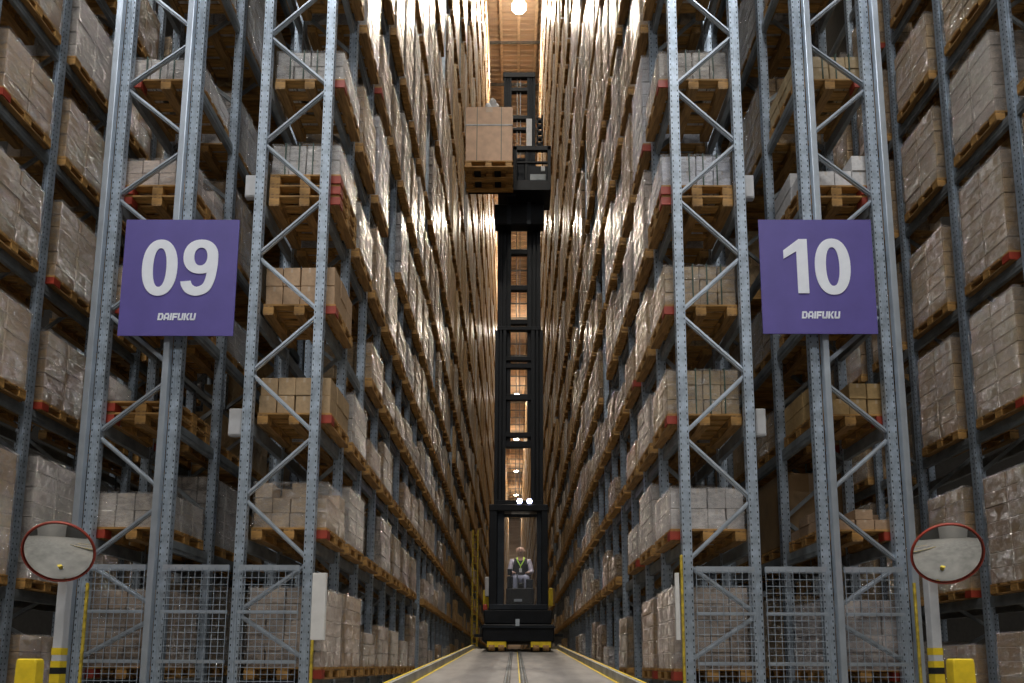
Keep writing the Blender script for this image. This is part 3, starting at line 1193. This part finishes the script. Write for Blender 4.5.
for nm, xg, D in (('09', 83, 7.2), ('10', 918, 7.2)):
    side_w = 'left' if nm == '09' else 'right'
    g = at(xg, 640, D)
    mb = MB()
    mb.box(-0.014, 0.014, -0.014, 0.014, 0, at(xg, 583, D).z)
    tag(mb.build('edge_guard', 'yellow_worn', None, 0.004, (g.x, D, 0)), f'thin yellow guard strip at the outer upright below the {side_w} sign', 'guard', 'thin yellow guard strips')
# yellow ladder on the left rack face, far down the aisle
D = 31.0
a, c = at(473, 530, D), at(473, 642, D)
r = thing('rack_ladder', 'yellow ladder on the left rack face beside the truck', 'ladder', (-1.94, D, 0))
for dx in (-0.12, 0.12):
    mb = MB()
    mb.box(dx - 0.04, dx + 0.04, -0.03, 0.03, 0, a.z)
    mb.build('ladder_rail', 'yellow_worn', r)
z = 0.4
while z < a.z:
    mb = MB()
    mb.box(-0.08, 0.08, -0.015, 0.015, z - 0.02, z + 0.02)
    mb.build('rung', 'yellow_worn', r)
    z += 0.35

# ------------------------------------------------------------------ turret truck
TD = 15.35
T = thing('turret_truck', 'tall black turret truck with a raised mast in the middle of the aisle', 'forklift', (0.06, TD, lane_z(15.3)))
TO = Vector(T.location)


def tb(name, mat, x0, x1, y0, y1, D, depth, bevel=0.0, parent=None, label=None):
    """A box of the truck whose front face covers the given pixel rectangle at depth D."""
    a, c = at(x0, y0, D), at(x1, y1, D)
    xa = (at(x0, y0, D).x + at(x0, y1, D).x) / 2
    xb = (at(x1, y0, D).x + at(x1, y1, D).x) / 2
    mb = MB()
    mb.box(xa - TO.x, xb - TO.x, D - TO.y, D + depth - TO.y, c.z - TO.z, a.z - TO.z)
    o = mb.build(name, mat, parent or T, bevel)
    if label:
        o['label'] = label
    return o


# chassis
tb('chassis', 'truck_black', 482, 554.5, 624, 642, 15.0, 2.2, 0.03)
tb('chassis_deck', 'truck_black', 484, 552, 610, 624, 15.15, 2.0, 0.02)
tb('bumper', 'truck_grey', 481, 555.5, 626, 628, 14.97, 0.04)
tb('tow_bracket', 'steel_smooth', 515.5, 519.5, 619, 626, 14.93, 0.05)
for x0, x1 in ((487, 506), (531, 551)):
    a, c = at(x0, 641, 15.0), at(x1, 651.5, 15.0)
    mb = MB()
    zc = lane_z(15.25) + 0.16 - TO.z
    mb.tube((a.x - TO.x, 15.25 - TO.y, zc), (c.x - TO.x, 15.25 - TO.y, zc), 0.155, 20)
    w = mb.build('wheel', 'rubber', T)
    mb = MB()
    mb.tube((a.x - TO.x - 0.01, 15.25 - TO.y, zc), (c.x - TO.x + 0.01, 15.25 - TO.y, zc), 0.09, 14)
    mb.build('hub', 'yellow_paint', w)
    mb = MB()
    mb.box(a.x - TO.x, c.x - TO.x, 15.02 - TO.y, 15.06 - TO.y, zc - 0.06, zc + 0.1)
    tag(mb.build('wheel_guard', 'yellow_paint', w), 'worn yellow wheel guard')
    mb = MB()
    for q in (0.25, 0.75):
        xx = a.x + (c.x - a.x) * q - TO.x
        mb.tube((xx - 0.07, 15.0 - TO.y, zc - 0.08), (xx + 0.07, 15.0 - TO.y, zc - 0.08), 0.07, 12)
    mb.build('guide_roller', 'wood_dark', w)
for x0, x1 in ((474, 482), (555, 563)):
    tb('guide_arm', 'truck_black', x0, x1, 634, 637, 15.3, 0.1)
tb('side_box', 'pale_grey', 485, 490, 577, 596, 15.9, 0.4, 0.01)
tb('side_box', 'yellow_paint', 483, 489, 590, 606, 16.1, 0.4, 0.01)
tb('side_box', 'yellow_paint', 549, 553, 588, 606, 16.1, 0.4, 0.01)
tb('side_box', 'red_paint', 483, 487, 604, 610, 15.2, 0.3, 0.01)

# driver's cabin
for x0, x1, m_ in ((489, 497, 'truck_black'), (497, 504, 'truck_grey'), (537, 543, 'truck_grey'), (541.5, 548, 'truck_black')):
    tb('cabin_pillar', m_, x0, x1, 507, 610, 15.2 if m_ == 'truck_black' else 15.3, 0.16, 0.012)
tb('cabin_head', 'truck_black', 489, 548, 504, 511, 15.18, 0.35, 0.02)
tb('cabin_top_bar', 'truck_black', 504, 537, 514, 517, 15.32, 0.06)
tb('cabin_sill', 'truck_grey', 489, 548, 604, 610, 15.18, 0.3, 0.015)
tb('cabin_window', 'cab_glass', 504, 537, 517, 604, 15.42, 0.008)
for x0, x1 in ((489.5, 492), (544.5, 547)):
    tb('roof_bar', 'truck_black', x0, x1, 504.5, 507, 15.5, 1.3, 0.01)
for x0, x1 in ((489.5, 493), (544, 547.5)):
    tb('rear_pillar', 'truck_black', x0, x1, 512, 612, 16.7, 0.1, 0.01)
for x in (519.5, 529.5):
    p = at(x, 501.5, 15.25)
    mb = MB()
    mb.tube((p.x - TO.x, 15.22 - TO.y, p.z - TO.z), (p.x - TO.x, 15.3 - TO.y, p.z - TO.z), 0.07, 14)
    h = mb.build('work_lamp', 'truck_black', T)
    mb = MB()
    mb.tube((p.x - TO.x, 15.205 - TO.y, p.z - TO.z), (p.x - TO.x, 15.218 - TO.y, p.z - TO.z), 0.06, 14)
    tag(mb.build('lamp_glass', 'blue_lamp', h), 'lit blue-white lamp glass')
p = at(520.5, 517.5, 15.75)
mb = MB()
mb.box(p.x - 0.22 - TO.x, p.x + 0.22 - TO.x, 15.6 - TO.y, 15.72 - TO.y, p.z - TO.z, p.z + 0.04 - TO.z)
cl = mb.build('cabin_fill_strip', 'cabin_fill_glow', T)  # glowing strip and area light added to brighten the driver
tag(cl, 'small warm fill strip added inside the cabin to light the driver')
ld = bpy.data.lights.new('cabin_fill_light', 'AREA')
ld.shape, ld.size, ld.size_y, ld.energy, ld.color = 'RECTANGLE', 0.4, 0.1, 14.0, (1, 0.9, 0.78)
lo = bpy.data.objects.new('cabin_fill_light', ld)
COL.objects.link(lo)
lo.parent = cl
lo.location = (p.x - TO.x, 15.66 - TO.y, p.z - 0.01 - TO.z)
lo.rotation_euler.x = math.radians(20)
# console, steering and seat
tb('console', 'truck_grey', 507, 513, 576, 588, 15.55, 0.18, 0.02)
tb('console', 'truck_grey', 526, 533, 579, 604, 15.55, 0.18, 0.02)
tb('console_panel', 'truck_black', 506, 534, 588, 604, 15.5, 0.25, 0.02)
tb('display', 'truck_grey', 507.5, 512, 569, 575, 15.52, 0.04, 0.006)
tb('pedal_plate', 'pale_grey', 514, 522, 599, 601.5, 15.46, 0.03, 0.004)
tb('control_lever', 'steel_dull', 516.5, 518, 574, 588, 15.6, 0.03)
seat_z = at(520, 583, 15.95).z
sx = at(520.5, 583, 15.95).x
mb = MB()
mb.box(sx - 0.28 - TO.x, sx + 0.28 - TO.x, 15.85 - TO.y, 16.35 - TO.y, seat_z - 0.14 - TO.z, seat_z - TO.z)
mb.build('seat_cushion', 'truck_black', T, 0.04)
mb = MB()
mb.box(sx - 0.26 - TO.x, sx + 0.26 - TO.x, 16.36 - TO.y, 16.48 - TO.y, seat_z - 0.1 - TO.z, seat_z + 0.62 - TO.z)
mb.build('seat_back', 'truck_black', T, 0.04)
mb = MB()
mb.tube((sx - TO.x, 16.1 - TO.y, 0.5), (sx - TO.x, 16.1 - TO.y, seat_z - 0.14 - TO.z), 0.1, 12)
mb.build('seat_column', 'truck_black', T)

# mast: three nested stages of paired channels
def mast_pair(nm, xl, xr, y0, y1, D, dep, mat):
    for x0, x1 in (xl, xr):
        a0, c0 = at(x0, y0, D), at(x0, y1, D)
        xa, xb = at(x0, (y0 + y1) / 2, D).x, at(x1, (y0 + y1) / 2, D).x
        mb = MB()
        z0, z1 = c0.z - TO.z, a0.z - TO.z
        y = D - TO.y
        xa -= TO.x
        xb -= TO.x
        w = xb - xa
        mb.box(xa, xb, y + dep * 0.4, y + dep * 0.6, z0, z1)
        for u0, u1 in ((0, 0.3), (0.42, 0.6), (0.74, 1.0)):
            mb.box(xa + w * u0, xa + w * u1, y, y + dep, z0, z1)
        mb.build(nm, mat, T)


mast_pair('outer_mast', (494.5, 505.8), (531, 543.2), 330, 506, 15.75, 0.26, 'truck_black')
mast_pair('middle_mast', (497.3, 510.8), (527.4, 540.6), 205, 440, 15.85, 0.2, 'truck_black')
mast_pair('inner_mast', (503.2, 511), (527, 535.3), 72, 330, 15.95, 0.16, 'truck_grey')
for x0, x1, y0, y1, D in ((509, 529, 249, 254, 15.9), (509, 529, 285, 290, 15.9), (509, 529, 319, 324, 15.9), (497, 541, 326, 330, 15.74),
                          (505, 532, 356, 360.5, 15.8), (505, 532, 363, 368, 15.8), (505, 532, 394, 400, 15.8), (505, 532, 432, 437, 15.8), (505, 532, 441, 447, 15.8),
                          (503, 535.5, 72, 77, 15.93), (510, 528, 87, 91, 15.96), (510, 528, 115, 119, 15.96), (510, 528, 127, 130, 15.96), (495, 543, 500, 507, 15.7)):
    tb('cross_bar', 'truck_black', x0, x1, y0, y1, D, 0.12, 0.01)
for x in (516.2, 519.6):
    tb('lift_chain', 'steel_dull', x, x + 0.7, 78, 504, 16.0, 0.02)
for x0 in (503.5, 533):
    tb('hydraulic_cylinder', 'steel_dull', x0 + 1.5, x0 + 3.2, 208, 330, 16.1, 0.05)
# carriage, raised cabin and fork head
tb('carriage', 'truck_black', 494.5, 544, 204, 224, 15.55, 0.3, 0.02)
tb('carriage_plate', 'truck_black', 498, 541, 190, 206, 15.6, 0.25, 0.02)
tb('carriage_column', 'truck_grey', 507, 511, 190, 224, 15.5, 0.05)
tb('carriage_column', 'truck_grey', 527, 531, 190, 224, 15.5, 0.05)
tb('mast_panel', 'pale_grey', 526.2, 532, 118.5, 146, 15.88, 0.05, 0.006, None, 'light grey panel on the mast')
for y in (118, 124, 130, 136, 142):
    tb('side_step', 'truck_grey', 536.5, 543, y, y + 2.4, 15.9, 0.1)
for x in (536.5, 541.5):
    tb('side_step_rail', 'truck_black', x, x + 1.6, 115, 150, 15.9, 0.1)
for nm, x0, x1, y0, y1, D, dp, mt in (
        ('basket_post', 513, 517, 146, 190, 15.1, 0.08, 'truck_black'), ('basket_post', 547.5, 551, 146, 190, 15.1, 0.08, 'truck_black'),
        ('basket_rail', 513, 551, 145.5, 150, 15.1, 0.08, 'truck_black'), ('basket_rail', 516, 549, 161, 163, 15.12, 0.05, 'truck_black'),
        ('basket_floor', 513.5, 551, 180, 190, 15.08, 0.75, 'truck_black'), ('basket_post', 525, 527, 150, 182, 15.13, 0.04, 'truck_black'),
        ('basket_post', 547.5, 551, 148, 182, 15.75, 0.08, 'truck_black'), ('basket_rail', 513, 551, 148, 151, 15.75, 0.06, 'truck_black'),
        ('basket_back', 527, 549, 166, 184, 15.72, 0.04, 'truck_grey'), ('basket_console', 530, 546, 174, 181, 15.4, 0.2, 'steel_dull'),
        ('basket_console', 517, 525, 158, 182, 15.3, 0.3, 'truck_grey'), ('console_screen', 541, 545, 166, 171, 15.6, 0.03, 'pale_grey')):
    tb(nm, mt, x0, x1, y0, y1, D, dp, 0.008)
tb('fork_carriage', 'truck_black', 508, 516, 150, 196, 15.2, 0.3, 0.01)
for x0 in (473.5, 494):
    mb = MB()
    fz = at(488.5, 160.5, 14.3).z - 0.165 + 0.05 - TO.z
    fx = at(x0, 165, 14.3).x - TO.x
    mb.box(fx, fx + 0.16, 14.4 - TO.y, 15.25 - TO.y, fz, fz + 0.05)
    mb.build('fork', 'truck_black', T)
tb('fork_beam', 'truck_black', 468, 516, 186, 190, 15.25, 0.16, 0.01)

# load on the forks
LD = 14.3
PH2 = 0.165
pb = at(488.5, 160.5, LD) - Vector((0, 0, PH2))
pt = at(488.5, 107, LD)
wl = at(513, 159, LD).x - at(466, 159, LD).x
z0 = pb.z
ME_D2 = unit('deck_board', wl + 0.05, 0.12, 0.025, 'wood')
ME_B2 = unit('block', 0.15, 0.13, 0.095, 'wood')
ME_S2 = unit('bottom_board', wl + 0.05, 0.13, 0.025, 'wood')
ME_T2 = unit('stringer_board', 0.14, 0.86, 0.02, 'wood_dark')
r = thing('pallet', 'wooden pallet on the raised forks of the truck', 'pallet', (pb.x, LD + 0.43, z0))
for k in range(6):
    link('deck_board', ME_D2, r, (0, -0.37 + 0.148 * k, PH2 - 0.025))
for yy in (-0.36, 0, 0.36):
    link('bottom_board', ME_S2, r, (0, yy, 0))
    for xx in (-wl / 2 + 0.08, 0, wl / 2 - 0.08):
        link('block', ME_B2, r, (xx, yy, 0.025))
for xx in (-wl / 2 + 0.08, 0, wl / 2 - 0.08):
    link('stringer_board', ME_T2, r, (xx, 0, PH2 - 0.045))
z0 += PH2 + 0.001
r = thing('carton_crate', 'large tan carton with strapping on two pallets on the raised forks', 'carton', (pb.x + 0.01, LD + 0.43, z0))
hc = at(488, 107, LD).z - z0
mb = MB()
mb.box(-wl / 2, wl / 2, -0.42, 0.42, 0, hc)
o = mb.build('carton_body', 'carton', r, 0.008)
o.color = (0.6, 0.385, 0.25, 1)
mb = MB()
mb.box(-wl / 2 - 0.006, wl / 2 + 0.006, -0.426, 0.426, hc * 0.66, hc + 0.004)
mb.box(-wl / 2 - 0.007, wl / 2 + 0.007, -0.427, 0.427, hc * 0.655, hc * 0.675, 1)
o = mb.build('carton_lid', ['carton', 'steel_dull'], r)
o.color = (0.58, 0.375, 0.245, 1)
for q in (-0.26, 0.26):
    mb = MB()
    mb.box(q * wl - 0.008, q * wl + 0.008, -0.434, 0.434, 0.0, hc + 0.01)
    mb.build('strap', 'strap_green', r)
bg = at(493, 107, LD + 0.2)
bm = bmesh.new()
bmesh.ops.create_icosphere(bm, subdivisions=3, radius=1)
for v in bm.verts:
    k = 1 + 0.18 * math.sin(5 * v.co.x + 3 * v.co.z) + rnd.uniform(-0.1, 0.1)
    v.co = Vector((v.co.x * 0.17 * k, v.co.y * 0.15 * k, max(0, (v.co.z + 0.6) * 0.19 * k)))
me = bpy.data.meshes.new('plastic_bag')
bm.to_mesh(me)
bm.free()
me.materials.append(MATS['bag_plastic'])
tag(link('plastic_bag', me, None, (bg.x, LD + 0.17, z0 + hc + 0.012)), 'crumpled white plastic bag on top of the raised carton', 'bag')

# ------------------------------------------------------------------ driver
HP = Vector((sx, 16.12, seat_z + 0.1))    # pelvis
K = 1.12
driver = thing('person', 'driver in a dark vest with a lime lanyard seated in the truck cabin', 'person', (sx, 16.12, seat_z + 0.01))


def skin(name, verts, edges, radii, mat, parent, root=0, lv=2):
    me = bpy.data.meshes.new(name)
    me.from_pydata([tuple(Vector(v) * K) for v in verts], edges, [])
    o = link(name, me, parent)
    md = o.modifiers.new('skin', 'SKIN')
    md.use_smooth_shade = True
    me.skin_vertices.new() if not me.skin_vertices else None
    for i, q in enumerate(radii):
        rr = q if isinstance(q, tuple) else (q, q)
        me.skin_vertices[0].data[i].radius = (rr[0] * K, rr[1] * K)
        me.skin_vertices[0].data[i].use_root = i == root
    sd = o.modifiers.new('sub', 'SUBSURF')
    sd.levels = sd.render_levels = lv
    me.materials.append(MATS[mat])
    return o


V, E, R_ = [], [], []


def jv(p, r_, par=None):
    V.append(p)
    R_.append(r_)
    if par is not None:
        E.append((par, len(V) - 1))
    return len(V) - 1


# one continuous body: pelvis, spine, neck, head, arms with hands, thighs and shins
pv = jv((0, 0, 0.1), (0.15, 0.12))
b1 = jv((0, 0, 0.28), (0.135, 0.11), pv)
b2 = jv((0, 0.02, 0.48), (0.16, 0.115), b1)
nk = jv((0, 0.0, 0.585), (0.062, 0.062), b2)
hd0 = jv((0, -0.02, 0.665), (0.088, 0.095), nk)
hd1 = jv((0, -0.025, 0.75), (0.098, 0.112), hd0)
hd2 = jv((0, -0.015, 0.82), (0.078, 0.09), hd1)
for s in (-1, 1):
    sh = jv((s * 0.19, 0.01, 0.5), 0.06, b2)
    el = jv((s * 0.25, -0.06, 0.24), 0.046, sh)
    wr_ = jv((s * 0.17, -0.3, 0.2), 0.03, el)
    pm = jv((s * 0.155, -0.38, 0.195), (0.036, 0.018), wr_)
    for q, ln in ((-0.026, 0.05), (-0.009, 0.058), (0.009, 0.055), (0.026, 0.044)):
        f1 = jv((s * 0.155 + q, -0.38 - ln * 0.7, 0.19), 0.008, pm)
        jv((s * 0.155 + q, -0.38 - ln * 0.9, 0.165), 0.007, f1)
    tm = jv((s * 0.155 - s * 0.045, -0.37, 0.185), 0.009, pm)
    jv((s * 0.155 - s * 0.05, -0.4, 0.17), 0.008, tm)
    hp_ = jv((s * 0.09, -0.03, 0.07), 0.085, pv)
    kn = jv((s * 0.13, -0.42, 0.08), 0.06, hp_)
    ak = jv((s * 0.13, -0.44, -0.33), 0.042, kn)
    jv((s * 0.13, -0.55, -0.37), (0.04, 0.03), ak)
body = skin('body', V, E, R_, 'skin', driver)


def garment(name, idx, grow, mat):
    mp = {i: n for n, i in enumerate(idx)}
    return skin(name, [V[i] for i in idx], [(mp[a], mp[c]) for a, c in E if a in mp and c in mp],
                [tuple(q + grow for q in (R_[i] if isinstance(R_[i], tuple) else (R_[i], R_[i]))) for i in idx], mat, driver)


sh_l = [i for i, p in enumerate(V) if abs(abs(p[0]) - 0.19) < 1e-6 and p[2] == 0.5]
el_l = [i for i, p in enumerate(V) if abs(abs(p[0]) - 0.25) < 1e-6]
wr_l = [i for i, p in enumerate(V) if abs(abs(p[0]) - 0.17) < 1e-6 and p[1] == -0.3]
garment('shirt', [pv, b1, b2] + sh_l + el_l + wr_l, 0.012, 'shirt')
vs_ = [V[pv], V[b1], V[b2], (-0.15, 0.01, 0.5), (0.15, 0.01, 0.5)]
skin('vest', vs_, [(0, 1), (1, 2), (2, 3), (2, 4)], [(0.185, 0.15), (0.17, 0.145), (0.19, 0.15), 0.085, 0.085], 'vest', driver)
hipi = [i for i, p in enumerate(V) if abs(abs(p[0]) - 0.09) < 1e-6 and p[2] == 0.07]
kni = [i for i, p in enumerate(V) if abs(abs(p[0]) - 0.13) < 1e-6]
garment('trousers', [pv] + hipi + [i for i in kni if V[i][2] > -0.35], 0.015, 'trousers')
mb = MB()
for s in (-1, 1):
    mb.bar(Vector((s * 0.075, -0.06, 0.585)) * K, Vector((s * 0.075, -0.18, 0.5)) * K, 0.025, 0.012)
    mb.bar(Vector((s * 0.075, -0.18, 0.5)) * K, Vector((0, -0.21, 0.36)) * K, 0.025, 0.012)
mb.bar(Vector((0, -0.21, 0.37)) * K, Vector((0, -0.21, 0.3)) * K, 0.02, 0.012)
tag(mb.build('lanyard', 'hivis', driver), 'lime lanyard hanging in a V')
mb = MB()
mb.box(-0.03 * K, 0.03 * K, -0.225 * K, -0.218 * K, 0.22 * K, 0.305 * K)
mb.build('badge', 'white_board', driver)
mb = MB()   # eyes, brows, nose, mouth and ears
for s in (-1, 1):
    mb.tube(Vector((s * 0.03, -0.132, 0.755)) * K, Vector((s * 0.03, -0.142, 0.755)) * K, 0.011 * K, 8, 1)
    mb.box((s * 0.03 - 0.016) * K, (s * 0.03 + 0.016) * K, -0.143 * K, -0.125 * K, 0.776 * K, 0.782 * K, 1)
    mb.box((s * 0.098 - 0.008) * K, (s * 0.098 + 0.008) * K, -0.035 * K, 0.005 * K, 0.72 * K, 0.78 * K, 0)
mb.add([tuple(Vector(p) * K) for p in ((-0.014, -0.13, 0.705), (0.014, -0.13, 0.705), (0, -0.168, 0.708), (0, -0.13, 0.76))], [(0, 1, 2), (0, 2, 3), (1, 3, 2), (0, 3, 1)], 0)
mb.box(-0.022 * K, 0.022 * K, -0.13 * K, -0.115 * K, 0.675 * K, 0.683 * K, 1)
mb.build('face', ['skin', 'vest'], driver)
